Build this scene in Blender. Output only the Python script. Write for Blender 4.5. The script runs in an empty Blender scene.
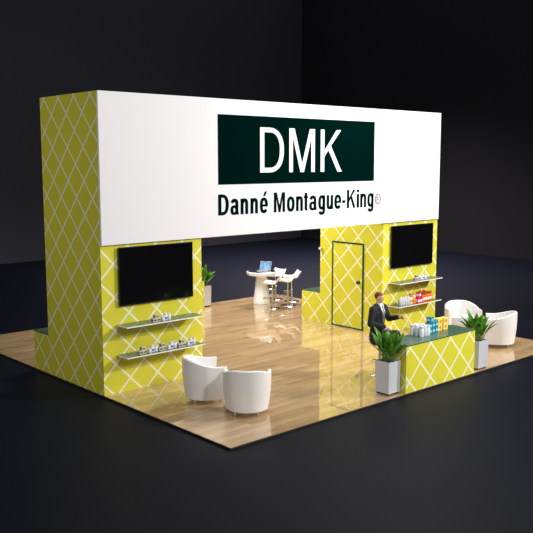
import bpy, bmesh, math, random
from mathutils import Vector, Matrix, noise
from mathutils.bvhtree import BVHTree
random.seed(7)
PI = math.pi
SC = bpy.context.scene
COL = SC.collection

# ------------------------------------------------------------------ materials
def mat(name, col, rough=.5, metal=0., coat=0., emis=None, estr=1., spec=.5, bump=0., bscale=60.):
    m = bpy.data.materials.new(name); m.use_nodes = True
    nt = m.node_tree; b = nt.nodes['Principled BSDF']
    b.inputs['Base Color'].default_value = (*col, 1)
    b.inputs['Roughness'].default_value = rough
    b.inputs['Metallic'].default_value = metal
    b.inputs['Coat Weight'].default_value = coat
    b.inputs['Coat Roughness'].default_value = .03
    b.inputs['Specular IOR Level'].default_value = spec
    if emis:
        b.inputs['Emission Color'].default_value = (*emis, 1)
        b.inputs['Emission Strength'].default_value = estr
    tc = nt.nodes.new('ShaderNodeTexCoord')
    n = nt.nodes.new('ShaderNodeTexNoise'); n.inputs['Scale'].default_value = bscale
    n.inputs['Detail'].default_value = 3
    nt.links.new(tc.outputs['Object'], n.inputs['Vector'])
    # subtle roughness variation and optional bump
    mr = nt.nodes.new('ShaderNodeMapRange')
    mr.inputs['To Min'].default_value = max(0, rough - .03); mr.inputs['To Max'].default_value = min(1, rough + .03)
    nt.links.new(n.outputs['Fac'], mr.inputs['Value']); nt.links.new(mr.outputs['Result'], b.inputs['Roughness'])
    if bump:
        bp = nt.nodes.new('ShaderNodeBump'); bp.inputs['Strength'].default_value = bump
        bp.inputs['Distance'].default_value = .01
        nt.links.new(n.outputs['Fac'], bp.inputs['Height']); nt.links.new(bp.outputs['Normal'], b.inputs['Normal'])
    return m

def math_node(nt, op, a, b=None):
    n = nt.nodes.new('ShaderNodeMath'); n.operation = op
    for i, v in enumerate((a, b)):
        if v is None: continue
        if isinstance(v, (int, float)): n.inputs[i].default_value = v
        else: nt.links.new(v, n.inputs[i])
    return n.outputs[0]

def lattice_material():
    m = mat('yellow_trellis_laminate', (.69, .635, .045), .42, spec=.35)
    nt = m.node_tree; b = nt.nodes['Principled BSDF']
    uv = nt.nodes.new('ShaderNodeUVMap'); uv.uv_map = 'UVMap'
    sp = nt.nodes.new('ShaderNodeSeparateXYZ'); nt.links.new(uv.outputs['UV'], sp.inputs[0])
    def line(e):
        fr = math_node(nt, 'FRACT', e)
        d = math_node(nt, 'ABSOLUTE', math_node(nt, 'SUBTRACT', fr, .5))
        return math_node(nt, 'GREATER_THAN', d, .5 - .042)
    a = line(math_node(nt, 'ADD', sp.outputs[0], sp.outputs[1]))
    c = line(math_node(nt, 'SUBTRACT', sp.outputs[0], sp.outputs[1]))
    f = math_node(nt, 'MAXIMUM', a, c)
    mx = nt.nodes.new('ShaderNodeMix'); mx.data_type = 'RGBA'
    mx.inputs['A'].default_value = (.69, .635, .045, 1); mx.inputs['B'].default_value = (.88, .86, .62, 1)
    nt.links.new(f, mx.inputs['Factor']); nt.links.new(mx.outputs['Result'], b.inputs['Base Color'])
    return m

def wood_material():
    m = mat('light_oak_planks', (.5, .35, .2), .3, spec=.5)
    nt = m.node_tree; b = nt.nodes['Principled BSDF']
    for l in list(nt.links):
        if l.to_socket == b.inputs['Roughness']: nt.links.remove(l)
    tc = nt.nodes.new('ShaderNodeTexCoord')
    br = nt.nodes.new('ShaderNodeTexBrick')
    br.offset = .37; br.offset_frequency = 2
    br.inputs['Color1'].default_value = (.0, .0, .0, 1); br.inputs['Color2'].default_value = (1, 1, 1, 1)
    br.inputs['Mortar'].default_value = (.2, .2, .2, 1)
    br.inputs['Scale'].default_value = 1; br.inputs['Mortar Size'].default_value = .0015
    br.inputs['Mortar Smooth'].default_value = .3
    br.inputs['Brick Width'].default_value = 1.35; br.inputs['Row Height'].default_value = .13
    nt.links.new(tc.outputs['Object'], br.inputs['Vector'])
    mp = nt.nodes.new('ShaderNodeMapping'); mp.inputs['Scale'].default_value = (1.1, 30, 1)
    nt.links.new(tc.outputs['Object'], mp.inputs['Vector'])
    n = nt.nodes.new('ShaderNodeTexNoise'); n.inputs['Scale'].default_value = 1.6; n.inputs['Detail'].default_value = 8
    n.inputs['Distortion'].default_value = .6
    nt.links.new(mp.outputs[0], n.inputs['Vector'])
    mp2 = nt.nodes.new('ShaderNodeMapping'); mp2.inputs['Scale'].default_value = (.35, 2.2, 1)
    nt.links.new(tc.outputs['Object'], mp2.inputs['Vector'])
    n2 = nt.nodes.new('ShaderNodeTexNoise'); n2.inputs['Scale'].default_value = 1.5; n2.inputs['Detail'].default_value = 3
    nt.links.new(mp2.outputs[0], n2.inputs['Vector'])
    s = math_node(nt, 'ADD', math_node(nt, 'MULTIPLY', br.outputs['Color'], .22),
                  math_node(nt, 'ADD', math_node(nt, 'MULTIPLY', n.outputs['Fac'], .88), math_node(nt, 'MULTIPLY', n2.outputs['Fac'], .2)))
    cr = nt.nodes.new('ShaderNodeValToRGB')
    cr.color_ramp.elements[0].position = .36; cr.color_ramp.elements[0].color = (.25, .145, .065, 1)
    cr.color_ramp.elements[1].position = .92; cr.color_ramp.elements[1].color = (.71, .49, .26, 1)
    e = cr.color_ramp.elements.new(.6); e.color = (.49, .31, .145, 1)
    nt.links.new(s, cr.inputs[0])
    dk = nt.nodes.new('ShaderNodeMix'); dk.data_type = 'RGBA'; dk.inputs['B'].default_value = (.16, .10, .05, 1)
    nt.links.new(math_node(nt, 'MULTIPLY', br.outputs['Fac'], .6), dk.inputs['Factor'])
    nt.links.new(cr.outputs[0], dk.inputs['A']); nt.links.new(dk.outputs['Result'], b.inputs['Base Color'])
    b.inputs['Roughness'].default_value = .38
    b.inputs['Coat Weight'].default_value = 1; b.inputs['Coat IOR'].default_value = 1.75
    b.inputs['Coat Roughness'].default_value = .012
    return m

M = {}
M['lattice'] = lattice_material()
M['wood'] = wood_material()
M['green'] = mat('dark_green_laminate', (.055, .115, .075), .28, spec=.6)
M['door_green'] = mat('door_green_paint', (.004, .055, .035), .35)
M['panel_green'] = mat('sign_dark_green', (.0, .0085, .0072), .8, spec=.0)
M['text_green'] = mat('sign_lettering_green', (.0, .0085, .0072), .8, spec=.0)
M['text_grey'] = mat('sign_lettering_grey', (.12, .12, .12), .5)
M['sign'] = mat('white_sign_fabric', (.84, .825, .84), .8, spec=.1)
M['white_edge'] = mat('white_edging', (.85, .85, .80), .4)
M['white'] = mat('white_leatherette', (.86, .84, .81), .42, spec=.4)
M['cushion'] = mat('pale_grey_cushion', (.76, .75, .79), .5)
M['whitegloss'] = mat('white_gloss_lacquer', (.88, .88, .89), .15, coat=.5)
M['ivory'] = mat('ivory_seat_plastic', (.86, .84, .78), .3)
M['chrome'] = mat('brushed_chrome', (.62, .63, .66), .2, metal=1)
M['glass'] = mat('smoked_table_glass', (.05, .055, .065), .08, coat=.6)
M['black'] = mat('black_plastic', (.006, .006, .007), .3)
M['screen'] = mat('black_tv_glass', (.003, .003, .0035), .08, spec=.4)
M['planter'] = mat('silver_grey_planter', (.58, .59, .635), .38)
M['soil'] = mat('potting_soil', (.02, .014, .009), .95, bump=.6)
M['stem'] = mat('pale_green_stem', (.12, .26, .05), .5)
M['suit'] = mat('charcoal_suit_cloth', (.028, .028, .032), .85, spec=.2)
M['suit2'] = mat('charcoal_trouser_cloth', (.03, .03, .034), .85, spec=.2)
M['shirt'] = mat('white_shirt_cotton', (.80, .80, .82), .8)
M['tie'] = mat('grey_silk_tie', (.14, .15, .17), .5)
M['skin'] = mat('skin', (.74, .42, .28), .5)
M['hair'] = mat('auburn_hair', (.16, .035, .010), .6)
M['lips'] = mat('lips', (.42, .14, .10), .5)
M['eye'] = mat('eye_white', (.8, .8, .8), .2)
M['iris'] = mat('eye_iris', (.03, .02, .015), .2)
M['shoe'] = mat('black_shoe_leather', (.01, .01, .01), .25)
M['laptop'] = mat('silver_laptop_aluminium', (.6, .61, .63), .3, metal=.7)
M['keys'] = mat('black_laptop_keys', (.02, .02, .02), .5)
M['hallfloor'] = mat('dark_navy_hall_floor', (.0036, .0047, .0105), .55, spec=.10)
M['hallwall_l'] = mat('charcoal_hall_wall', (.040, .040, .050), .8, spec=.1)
M['hallwall_r'] = mat('shaded_hall_wall', (.014, .014, .016), .8, spec=.1)  # darker than the left wall: its weaker light is put into the colour
M['edge'] = mat('black_platform_edge', (.004, .004, .005), .6)
M['jar_white'] = mat('white_jar_plastic', (.82, .83, .86), .3)
M['jar_grey'] = mat('pale_grey_bottle_plastic', (.62, .64, .68), .3)
M['blue'] = mat('blue_jar_label', (.04, .16, .42), .4)
M['kraft'] = mat('beige_carton', (.60, .56, .47), .6)
M['brown'] = mat('brown_carton_label', (.13, .08, .035), .6)
M['teal'] = mat('teal_carton', (.0, .22, .32), .45)
M['teal_l'] = mat('pale_teal_carton_mark', (.30, .60, .68), .45)
M['yellow_c'] = mat('yellow_carton', (.85, .66, .14), .5)
M['cream_c'] = mat('cream_carton_roundel', (.85, .75, .5), .5)
M['orange'] = mat('orange_plastic', (.78, .19, .015), .35)
M['rust'] = mat('rust_red_plastic', (.42, .06, .02), .35)
M['amber'] = mat('amber_yellow_plastic', (.80, .42, .03), .35)
M['magenta'] = mat('magenta_plastic', (.65, .015, .13), .35)
def leaf_material():
    m = mat('glossy_green_leaf', (.03, .13, .012), .32, spec=.5)
    nt = m.node_tree; b = nt.nodes['Principled BSDF']
    tc = nt.nodes.new('ShaderNodeTexCoord'); n = nt.nodes.new('ShaderNodeTexNoise'); n.inputs['Scale'].default_value = 9
    nt.links.new(tc.outputs['Object'], n.inputs['Vector'])
    cr = nt.nodes.new('ShaderNodeValToRGB')
    cr.color_ramp.elements[0].position = .35; cr.color_ramp.elements[0].color = (.014, .085, .006, 1)
    cr.color_ramp.elements[1].position = .68; cr.color_ramp.elements[1].color = (.13, .36, .015, 1)
    nt.links.new(n.outputs['Fac'], cr.inputs[0]); nt.links.new(cr.outputs[0], b.inputs['Base Color'])
    return m
M['leaf'] = leaf_material()
def laptop_screen_material():
    m = mat('glowing_blue_laptop_screen', (.02, .05, .1), .2)
    nt = m.node_tree; b = nt.nodes['Principled BSDF']
    tc = nt.nodes.new('ShaderNodeTexCoord'); n = nt.nodes.new('ShaderNodeTexNoise'); n.inputs['Scale'].default_value = 9
    nt.links.new(tc.outputs['Object'], n.inputs['Vector'])
    cr = nt.nodes.new('ShaderNodeValToRGB')
    cr.color_ramp.elements[0].position = .4; cr.color_ramp.elements[0].color = (.05, .25, .65, 1)
    cr.color_ramp.elements[1].position = .65; cr.color_ramp.elements[1].color = (.45, .75, .95, 1)
    nt.links.new(n.outputs['Fac'], cr.inputs[0]); nt.links.new(cr.outputs[0], b.inputs['Emission Color'])
    b.inputs['Emission Strength'].default_value = .8
    return m
M['lscreen'] = laptop_screen_material()

# ------------------------------------------------------------------ object helpers
def tag(o, label=None, cat=None, group=None, kind=None):
    if label: o['label'] = label
    if cat: o['category'] = cat
    if group: o['group'] = group
    if kind: o['kind'] = kind
    return o
def empty(name, loc, label, cat, rz=0., group=None):
    o = bpy.data.objects.new(name, None); COL.objects.link(o)
    o.empty_display_size = .1
    o.location = loc; o.rotation_euler = (0, 0, rz)
    return tag(o, label, cat, group)
def obj(name, bm, m, parent=None, smooth=False, loc=None, recalc=True):
    if isinstance(bm, bmesh.types.BMesh):
        if recalc: bmesh.ops.recalc_face_normals(bm, faces=bm.faces)
        me = bpy.data.meshes.new(name); bm.to_mesh(me); bm.free()
    else: me = bm
    ms = m if isinstance(m, (list, tuple)) else [m]
    me.materials.clear()
    for x in ms: me.materials.append(x)
    if smooth:
        for p in me.polygons: p.use_smooth = True
        if smooth != 'all':
            try: me.set_sharp_from_angle(angle=math.radians(38))
            except Exception: pass
    o = bpy.data.objects.new(name, me); COL.objects.link(o)
    if parent: o.parent = parent
    if loc: o.location = loc
    return o
def children(o): return [c for c in bpy.data.objects if c.parent == o]
def copy_tree(o, parent=None):
    c = o.copy(); COL.objects.link(c)
    if parent: c.parent = parent
    for ch in children(o): copy_tree(ch, c)
    return c
def bm_new(): return bmesh.new()
def box(bm, x0, x1, y0, y1, z0, z1, bev=0., seg=2, mi=0):
    r = bmesh.ops.create_cube(bm, size=1)
    vs = r['verts']
    bmesh.ops.scale(bm, vec=(x1 - x0, y1 - y0, z1 - z0), verts=vs)
    bmesh.ops.translate(bm, vec=((x0 + x1) / 2, (y0 + y1) / 2, (z0 + z1) / 2), verts=vs)
    fs = set(f for v in vs for f in v.link_faces)
    for f in fs: f.material_index = mi
    if bev:
        es = list(set(e for v in vs for e in v.link_edges))
        bmesh.ops.bevel(bm, geom=es, offset=bev, segments=seg, affect='EDGES', profile=.5)
    return bm
def lathe(bm, prof, n=32, cx=0, cy=0, cap=True, sx=1, sy=1, mi=0):
    rings = []
    for r, z in prof:
        if r < 1e-6: rings.append([bm.verts.new((cx, cy, z))])
        else: rings.append([bm.verts.new((cx + sx * r * math.cos(2 * PI * i / n), cy + sy * r * math.sin(2 * PI * i / n), z)) for i in range(n)])
    for a, b in zip(rings, rings[1:]):
        for i in range(n):
            j = (i + 1) % n
            if len(a) == 1 and len(b) == 1: continue
            if len(a) == 1: f = bm.faces.new((a[0], b[i], b[j]))
            elif len(b) == 1: f = bm.faces.new((a[i], a[j], b[0]))
            else: f = bm.faces.new((a[i], a[j], b[j], b[i]))
            f.material_index = mi
    if cap:
        for r in (rings[0], rings[-1]):
            if len(r) > 2:
                f = bm.faces.new(r); f.material_index = mi
    return bm
def tube(bm, pts, r, n=10, closed=False, mi=0):
    pts = [Vector(p) for p in pts]; N = len(pts); rings = []
    prev = None
    for i, p in enumerate(pts):
        if closed: t = pts[(i + 1) % N] - pts[i - 1]
        else: t = pts[min(i + 1, N - 1)] - pts[max(i - 1, 0)]
        t.normalize()
        if prev is None:
            u = t.orthogonal().normalized()
        else:
            u = (prev - t * prev.dot(t)).normalized()
        prev = u; w = t.cross(u)
        rr = r[i] if isinstance(r, (list, tuple)) else r
        rings.append([bm.verts.new(p + rr * (u * math.cos(2 * PI * k / n) + w * math.sin(2 * PI * k / n))) for k in range(n)])
    rng = range(N) if closed else range(N - 1)
    for i in rng:
        a, b = rings[i], rings[(i + 1) % N]
        for k in range(n):
            f = bm.faces.new((a[k], a[(k + 1) % n], b[(k + 1) % n], b[k])); f.material_index = mi
    if not closed:
        bm.faces.new(rings[0]); bm.faces.new(rings[-1])
    return bm
def lattice_uv(me, ux, uy):
    """ux=(y0,z0,sy,sz) lattice anchor and spacing on faces facing x; uy the same for faces facing y (x0,z0,sx,sz)"""
    uv = me.uv_layers.new(name='UVMap')
    for p in me.polygons:
        n = p.normal
        for li in p.loop_indices:
            c = me.vertices[me.loops[li].vertex_index].co
            if abs(n.x) > abs(n.y): a = ((c.y - ux[0]) / ux[2], (c.z - ux[1]) / ux[3])
            else: a = ((c.x - uy[0]) / uy[2], (c.z - uy[1]) / uy[3])
            uv.data[li].uv = a
def lat_box(name, x0, x1, y0, y1, z0, z1, ux, uy, parent):
    bm = bm_new(); box(bm, x0, x1, y0, y1, z0, z1)
    bmesh.ops.recalc_face_normals(bm, faces=bm.faces)
    o = obj(name, bm, M['lattice'], parent)
    lattice_uv(o.data, ux, uy)
    return o

# ------------------------------------------------------------------ the hall
HZ = -.04
def struct(name, bm, m, label, cat): return tag(obj(name, bm, m), label, cat, kind='structure')
b = bm_new(); box(b, -30, 22.9, -30, 21.9, HZ - .1, HZ)
struct('floor', b, M['hallfloor'], 'dark navy floor of the hall around the stand', 'floor')
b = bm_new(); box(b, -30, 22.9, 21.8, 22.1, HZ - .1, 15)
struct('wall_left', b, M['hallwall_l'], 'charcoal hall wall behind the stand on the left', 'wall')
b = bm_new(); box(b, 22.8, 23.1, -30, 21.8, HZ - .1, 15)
struct('wall_right', b, M['hallwall_r'], 'hall wall on the right, shade painted in near-black', 'wall')

# ------------------------------------------------------------------ platform
PW, PD = 9.22, 9.18
t = empty('exhibition_platform', (0, 0, HZ), 'low square exhibition platform of glossy light oak planks', 'platform')
b = bm_new(); box(b, 0, PW, 0, PD, .028, .04)
obj('plank_deck', b, M['wood'], t)
b = bm_new(); box(b, 0, PW, 0, PD, 0, .028)
obj('edge_skirt', b, M['edge'], t)

# ------------------------------------------------------------------ towers with trellis pattern
YF, YB = 3.33, 5.28
UXL = (4.33, 3.59, .535, .565); UYL = (.24, .51, .563, .57)
UXR = (3.79, .76, .56, .57);    UYR = (7.34, .51, .563, .57)
TH = 5.04
tl = empty('display_tower', (0, 0, 0), 'tall yellow trellis-patterned tower at the left end of the sign', 'tower', group='yellow display towers')
lat_box('tower_body', 0, 2.08, YF, YB, 0, TH, UXL, UYL, tl)
tr = empty('display_tower', (0, 0, 0), 'tall yellow trellis-patterned tower with a green-framed door', 'tower', group='yellow display towers')
lat_box('tower_body', 7.2, 9.22, YF, YB, 0, TH, UXR, UYR, tr)
# door in the left flank of the right tower
dp = lat_box('door', 7.185, 7.2, 3.91, 4.84, .02, 2.0, UXR, UYR, tr)
b = bm_new()
box(b, 7.178, 7.202, 3.88, 3.915, 0, 2.035); box(b, 7.178, 7.202, 4.835, 4.87, 0, 2.035)
box(b, 7.178, 7.202, 3.915, 4.835, 2.0, 2.035); box(b, 7.178, 7.202, 3.915, 4.835, 0, .03)
obj('door_frame', b, M['door_green'], tr)
b = bm_new(); lathe(b, [(.0, 0), (.042, 0), (.042, .008), (.016, .012), (.016, .04), (.036, .045), (.042, .06), (.034, .075), (0, .08)], 20)
bmesh.ops.rotate(b, cent=(0, 0, 0), matrix=Matrix.Rotation(-PI / 2, 3, 'Y'), verts=b.verts)
bmesh.ops.translate(b, vec=(7.186, 4.01, 1.12), verts=b.verts)
obj('door_knob', b, M['door_green'], dp, smooth=True)
b = bm_new(); box(b, 7.11, 7.2, 5.2, 5.26, 1.80, 1.85, .01)
obj('wall_bracket', b, M['white_edge'], tr)

# benches behind the towers
def bench(x0, x1, y0, y1, h, ux, uy, label):
    t = empty('storage_bench', (0, 0, 0), label, 'bench', group='low benches behind the towers')
    lat_box('bench_body', x0, x1, y0, y1, 0, h - .02, ux, uy, t)
    b = bm_new(); box(b, x0, x1, y0, y1, h - .02, h, .003, 1)
    obj('bench_top', b, M['green'], t)
bench(0, 2.08, YB + .002, 5.88, .74, UXL, UYL, 'low yellow bench with green top joined behind the left tower')
bench(7.2, 9.22, YB + .002, 5.91, .74, UXR, UYR, 'low yellow bench with green top beside the door of the right tower')

# counters
def counter(x0, x1, y0, y1, h, ux, uy, label):
    t = empty('service_counter', ((x0 + x1) / 2, (y0 + y1) / 2, 0), label, 'counter')
    cx, cy = (x0 + x1) / 2, (y0 + y1) / 2
    o = lat_box('counter_body', x0, x1, y0, y1, 0, h - .022, ux, uy, t); o.location = (-cx, -cy, 0)
    b = bm_new(); box(b, x0 - .012, x1 + .004, y0 - .008, y1 + .01, h - .022, h, .004, 1)
    o = obj('counter_top', b, M['green'], t, loc=(-cx, -cy, 0))
counter(3.85, 5.88, .005, .54, .83, (.28, .48, .58, .6), (4.24, .48, .58, .6), 'yellow trellis-patterned reception counter with green top at the platform edge')
counter(3.90, 6.0, 8.35, 9.1, .83, (8.6, .48, .58, .6), (4.3, .48, .58, .6), 'far yellow counter whose end shows past the left tower')

# ------------------------------------------------------------------ fascia sign
sg = empty('fascia_sign', (0, 0, 2.54), 'long white illuminated fascia sign reading DMK Danné Montague-King', 'sign')
SY = 3.285
def rel(o, t): o.location = (-t.location.x, -t.location.y, -t.location.z); return o
b = bm_new()
box(b, 0, 9.2, SY + .004, YF - .002, 2.54, 2.57); box(b, 0, 9.2, SY + .004, YF - .002, 5.01, 5.04)
box(b, 0, .03, SY + .004, YF - .002, 2.57, 5.01); box(b, 9.17, 9.2, SY + .004, YF - .002, 2.57, 5.01)
box(b, 2.10, 7.18, YF, YF + .12, 2.56, 5.02)
rel(obj('sign_frame', b, M['white_edge'], sg), sg)
b = bm_new(); box(b, .004, 9.196, SY, YF - .006, 2.545, 5.035)
rel(obj('sign_fabric', b, M['sign'], sg), sg)
b = bm_new(); box(b, 2.45, 6.80, SY - .004, SY - .0005, 3.49, 4.76)
lp = rel(obj('logo_panel', b, M['panel_green'], sg), sg)
# custom thin capitals D M K, drawn as solid outlines
def extrude_poly(bm, outer, holes, y0, y1):
    """outline in (x,z); polygon with holes filled by triangulation"""
    edges = []
    for loop in [outer] + holes:
        vs = [bm.verts.new((x, y0, z)) for x, z in loop]
        edges += [bm.edges.new((vs[i], vs[(i + 1) % len(vs)])) for i in range(len(vs))]
    r = bmesh.ops.triangle_fill(bm, edges=edges, use_beauty=True)
    fs = [g for g in r['geom'] if isinstance(g, bmesh.types.BMFace)]
    e = bmesh.ops.extrude_face_region(bm, geom=fs)
    bmesh.ops.translate(bm, vec=(0, y1 - y0, 0), verts=[g for g in e['geom'] if isinstance(g, bmesh.types.BMVert)])
def D_shape(x0, x1, z0, z1, s, sb):
    w, h = x1 - x0, z1 - z0
    def arc(a0, b0, a1, b1, ex):
        pts = []
        cx = a0 + (a1 - a0) * .36; cz = (b0 + b1) / 2
        for i in range(25):
            th = -PI / 2 + PI * i / 24
            c, s_ = math.cos(th), math.sin(th)
            pts.append((cx + (a1 - cx) * abs(c) ** ex, cz + (b1 - b0) / 2 * math.copysign(abs(s_) ** ex, s_)))
        return [(a0, b0)] + pts + [(a0, b1)]
    return arc(x0, z0, x1, z1, .86), [arc(x0 + s, z0 + sb, x1 - s, z1 - sb, .86)]
b = bm_new(); z0, z1 = 3.70, 4.555
o_, h_ = D_shape(3.47, 4.09, z0, z1, .108, .092)
extrude_poly(b, o_, h_, SY - .004, SY - .009)
x0, x1, s = 4.235, 4.95, .10; mx = (x0 + x1) / 2
extrude_poly(b, [(x0, z0), (x0 + s, z0), (x0 + s, z1 - .17), (mx - .05, z0), (mx + .05, z0), (x1 - s, z1 - .17), (x1 - s, z0), (x1, z0), (x1, z1),
                 (x1 - .145, z1), (mx, z0 + .17), (x0 + .145, z1), (x0, z1)], [], SY - .004, SY - .009)
x0, x1 = 5.12, 5.755
extrude_poly(b, [(x0, z0), (x0 + .108, z0), (x0 + .108, z0 + .30), (x0 + .225, z0 + .445), (x1 - .13, z0), (x1, z0), (x0 + .30, z0 + .53), (x1 - .03, z1),
                 (x1 - .165, z1), (x0 + .108, z0 + .43), (x0 + .108, z1), (x0, z1)], [], SY - .004, SY - .009)
lo = obj('logo_lettering', b, mat('white_logo_letters', (.88, .87, .86), .7, spec=.1), lp)

def text_mesh(txt, width, height, x0, z0, y, m, name, parent, bold=0., capref='D', extr=.002):
    def glyphs(t):
        cu = bpy.data.curves.new('t', 'FONT'); cu.body = t; cu.extrude = .01; cu.resolution_u = 6
        ob = bpy.data.objects.new('t', cu); COL.objects.link(ob)
        dg = bpy.context.evaluated_depsgraph_get()
        me = bpy.data.meshes.new_from_object(ob.evaluated_get(dg)); bpy.data.objects.remove(ob); return me
    me = glyphs(txt); m2 = glyphs(capref)
    ys = [v.co.y for v in m2.vertices]; c0, c1 = min(ys), max(ys)
    xs = [v.co.x for v in me.vertices]; a0, a1 = min(xs), max(xs)
    for v in me.vertices:
        x, yy, z = v.co
        v.co = (x0 + bold + (x - a0) / (a1 - a0) * (width - 2 * bold), y - (z + .01) / .02 * extr * 2, z0 + (yy - c0) / (c1 - c0) * height)
    if bold:
        b = bmesh.new()
        n = 4
        for k in range(-n, n + 1):
            q = me.copy(); q.transform(Matrix.Translation((bold * k / n, -.0001 * abs(k), 0))); b.from_mesh(q); bpy.data.meshes.remove(q)
            if k in (-n, 0, n):
                for dz in (-.006, .006):
                    q = me.copy(); q.transform(Matrix.Translation((bold * k / n, -.00005 * abs(k), dz))); b.from_mesh(q); bpy.data.meshes.remove(q)
        b.to_mesh(me); b.free()
    return rel(obj(name, me, m, parent), parent)
# tagline: bold condensed sans letters drawn as outlines
def tagline(m):
    b = bmesh.new(); y0, y1 = SY, SY - .005; Z0, CH, XH, DS = 2.927, .385, .292, .108; sx, sz = .071, .061
    P = lambda pts: extrude_poly(b, pts, [], y0, y1)
    R = lambda a, c, d, e: P([(a, d), (c, d), (c, e), (a, e)])
    def se(cx, cz, rx, rz, th, ex=.82):
        c, s_ = math.cos(th), math.sin(th)
        return (cx + rx * math.copysign(abs(c) ** ex, c), cz + rz * math.copysign(abs(s_) ** ex, s_))
    def ring(a, c, d, e):
        cx, cz, rx, rz = (a + c) / 2, (d + e) / 2, (c - a) / 2, (e - d) / 2
        extrude_poly(b, [se(cx, cz, rx, rz, 2 * PI * k / 32) for k in range(32)], [[se(cx, cz, rx - sx, rz - sz, 2 * PI * k / 32) for k in range(32)]], y0, y1)
    def rib(a, c, d, e, t0, t1, tx=sx, tz=sz):
        cx, cz, rx, rz = (a + c) / 2, (d + e) / 2, (c - a) / 2, (e - d) / 2; t0, t1 = math.radians(t0), math.radians(t1); N = 20
        o = [se(cx, cz, rx, rz, t0 + (t1 - t0) * k / N) for k in range(N + 1)]; q = [se(cx, cz, rx - tx, rz - tz, t0 + (t1 - t0) * k / N) for k in range(N + 1)]
        P(o + q[::-1])
    def glyph(ch, a, c):
        z, w = Z0, c - a
        if ch == 'D': o, h = D_shape(a, c, z, z + CH, sx + .003, sz); extrude_poly(b, o, h, y0, y1)
        elif ch == 'n': R(a, a + sx, z, z + XH); rib(a + .012, c, z + XH - .22, z + XH + .004, 0, 165); R(c - sx, c, z, z + XH - .108)
        elif ch == 'u': R(c - sx, c, z, z + XH); rib(a, c - .012, z - .004, z + .22, 180, 345); R(a, a + sx, z + .108, z + XH)
        elif ch == 'o': ring(a, c, z - .005, z + XH + .005)
        elif ch in 'eé':
            rib(a, c, z - .005, z + XH + .005, 0, 322); R(a + .02, c - .004, z + XH * .42, z + XH * .42 + .042)
            if ch == 'é': P([(a + w * .42, z + XH + .03), (a + w * .62, z + XH + .03), (a + w * .90, z + XH + .12), (a + w * .60, z + XH + .12)])
        elif ch == 'a':
            rib(a + .008, c - .01, z + XH - .19, z + XH + .005, 0, 168); R(c - .01 - sx, c - .01, z + .03, z + XH - .09); R(c - .06, c, z, z + .05)
            rib(a, c - .015, z - .005, z + .175, 30, 330, sx, .047)
        elif ch == 'g':
            ring(a, c, z + .0, z + XH + .005); R(c - sx, c, z - .03, z + XH); rib(a + .008, c, z - DS, z + .08, 195, 360)
        elif ch == 't':
            R(a + w * .24, a + w * .24 + sx, z + .04, z + XH + .065); R(a, c, z + XH - .045, z + XH); rib(a + w * .24, c + .05, z - .004, z + .10, 180, 275, sx, .045)
        elif ch == '-': R(a, c, z + .115, z + .17)
        elif ch == 'i': R(a, a + sx + .003, z, z + XH); R(a, a + sx + .003, z + CH - .055, z + CH)
        elif ch == 'M':
            t = z + CH; mx = (a + c) / 2; q = sx - .005
            P([(a, z), (a + q, z), (a + q, t - .10), (mx - .027, z), (mx + .027, z), (c - q, t - .10), (c - q, z), (c, z), (c, t), (c - .078, t), (mx, z + .13), (a + .078, t), (a, t)])
        elif ch == 'K':
            t = z + CH; P([(a, z), (a + sx, z), (a + sx, z + .13), (a + sx + .045, z + .20), (c - .072, z), (c, z), (a + sx + .085, z + .255), (c - .008, t), (c - .082, t), (a + sx, z + .21), (a + sx, t), (a, t)])
    for ch, a, c in (('D', 2.445, 2.695), ('a', 2.735, 2.935), ('n', 2.982, 3.168), ('n', 3.228, 3.414), ('é', 3.465, 3.671), ('M', 3.83, 4.126), ('o', 4.179, 4.388),
                     ('n', 4.43, 4.62), ('t', 4.645, 4.763), ('a', 4.805, 5.015), ('g', 5.066, 5.266), ('u', 5.315, 5.505), ('e', 5.546, 5.754), ('-', 5.785, 5.885),
                     ('K', 5.933, 6.207), ('i', 6.245, 6.305), ('n', 6.358, 6.552), ('g', 6.593, 6.795)): glyph(ch, a, c)
    return rel(obj('tagline_lettering', b, m, sg), sg)
tagline(M['text_green'])
text_mesh('R', .085, .11, 6.90, 3.035, SY - .0005, M['text_grey'], 'registered_letter', sg, capref='R')
b = bm_new()
tube(b, [(6.942 + .085 * math.cos(2 * PI * i / 28), SY - .002, 3.09 + .105 * math.sin(2 * PI * i / 28)) for i in range(28)], .011, 6, closed=True)
rel(obj('registered_ring', b, M['text_grey'], sg), sg)

# ------------------------------------------------------------------ televisions
def tv(x0, x1, z0, z1, label):
    cx, cz = (x0 + x1) / 2, (z0 + z1) / 2; w, h = (x1 - x0) / 2, (z1 - z0) / 2
    t = empty('television', (cx, YF, cz), label, 'television', group='wall-mounted televisions')
    b = bm_new(); box(b, -w, w, -.055, -.03, -h, h, .004, 2); obj('bezel', b, M['black'], t)
    b = bm_new(); box(b, -w * .8, w * .8, -.031, -.001, -h * .75, h * .75, .01, 2); obj('back_housing', b, M['black'], t)
    b = bm_new(); box(b, -w + .014, w - .014, -.0575, -.054, -h + .022, h - .014); obj('screen', b, M['screen'], t)
tv(.31, 1.845, 1.495, 2.49, 'large black flat television on the left tower')
tv(7.44, 8.99, 1.49, 2.46, 'large black flat television on the right tower beside the door')

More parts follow.
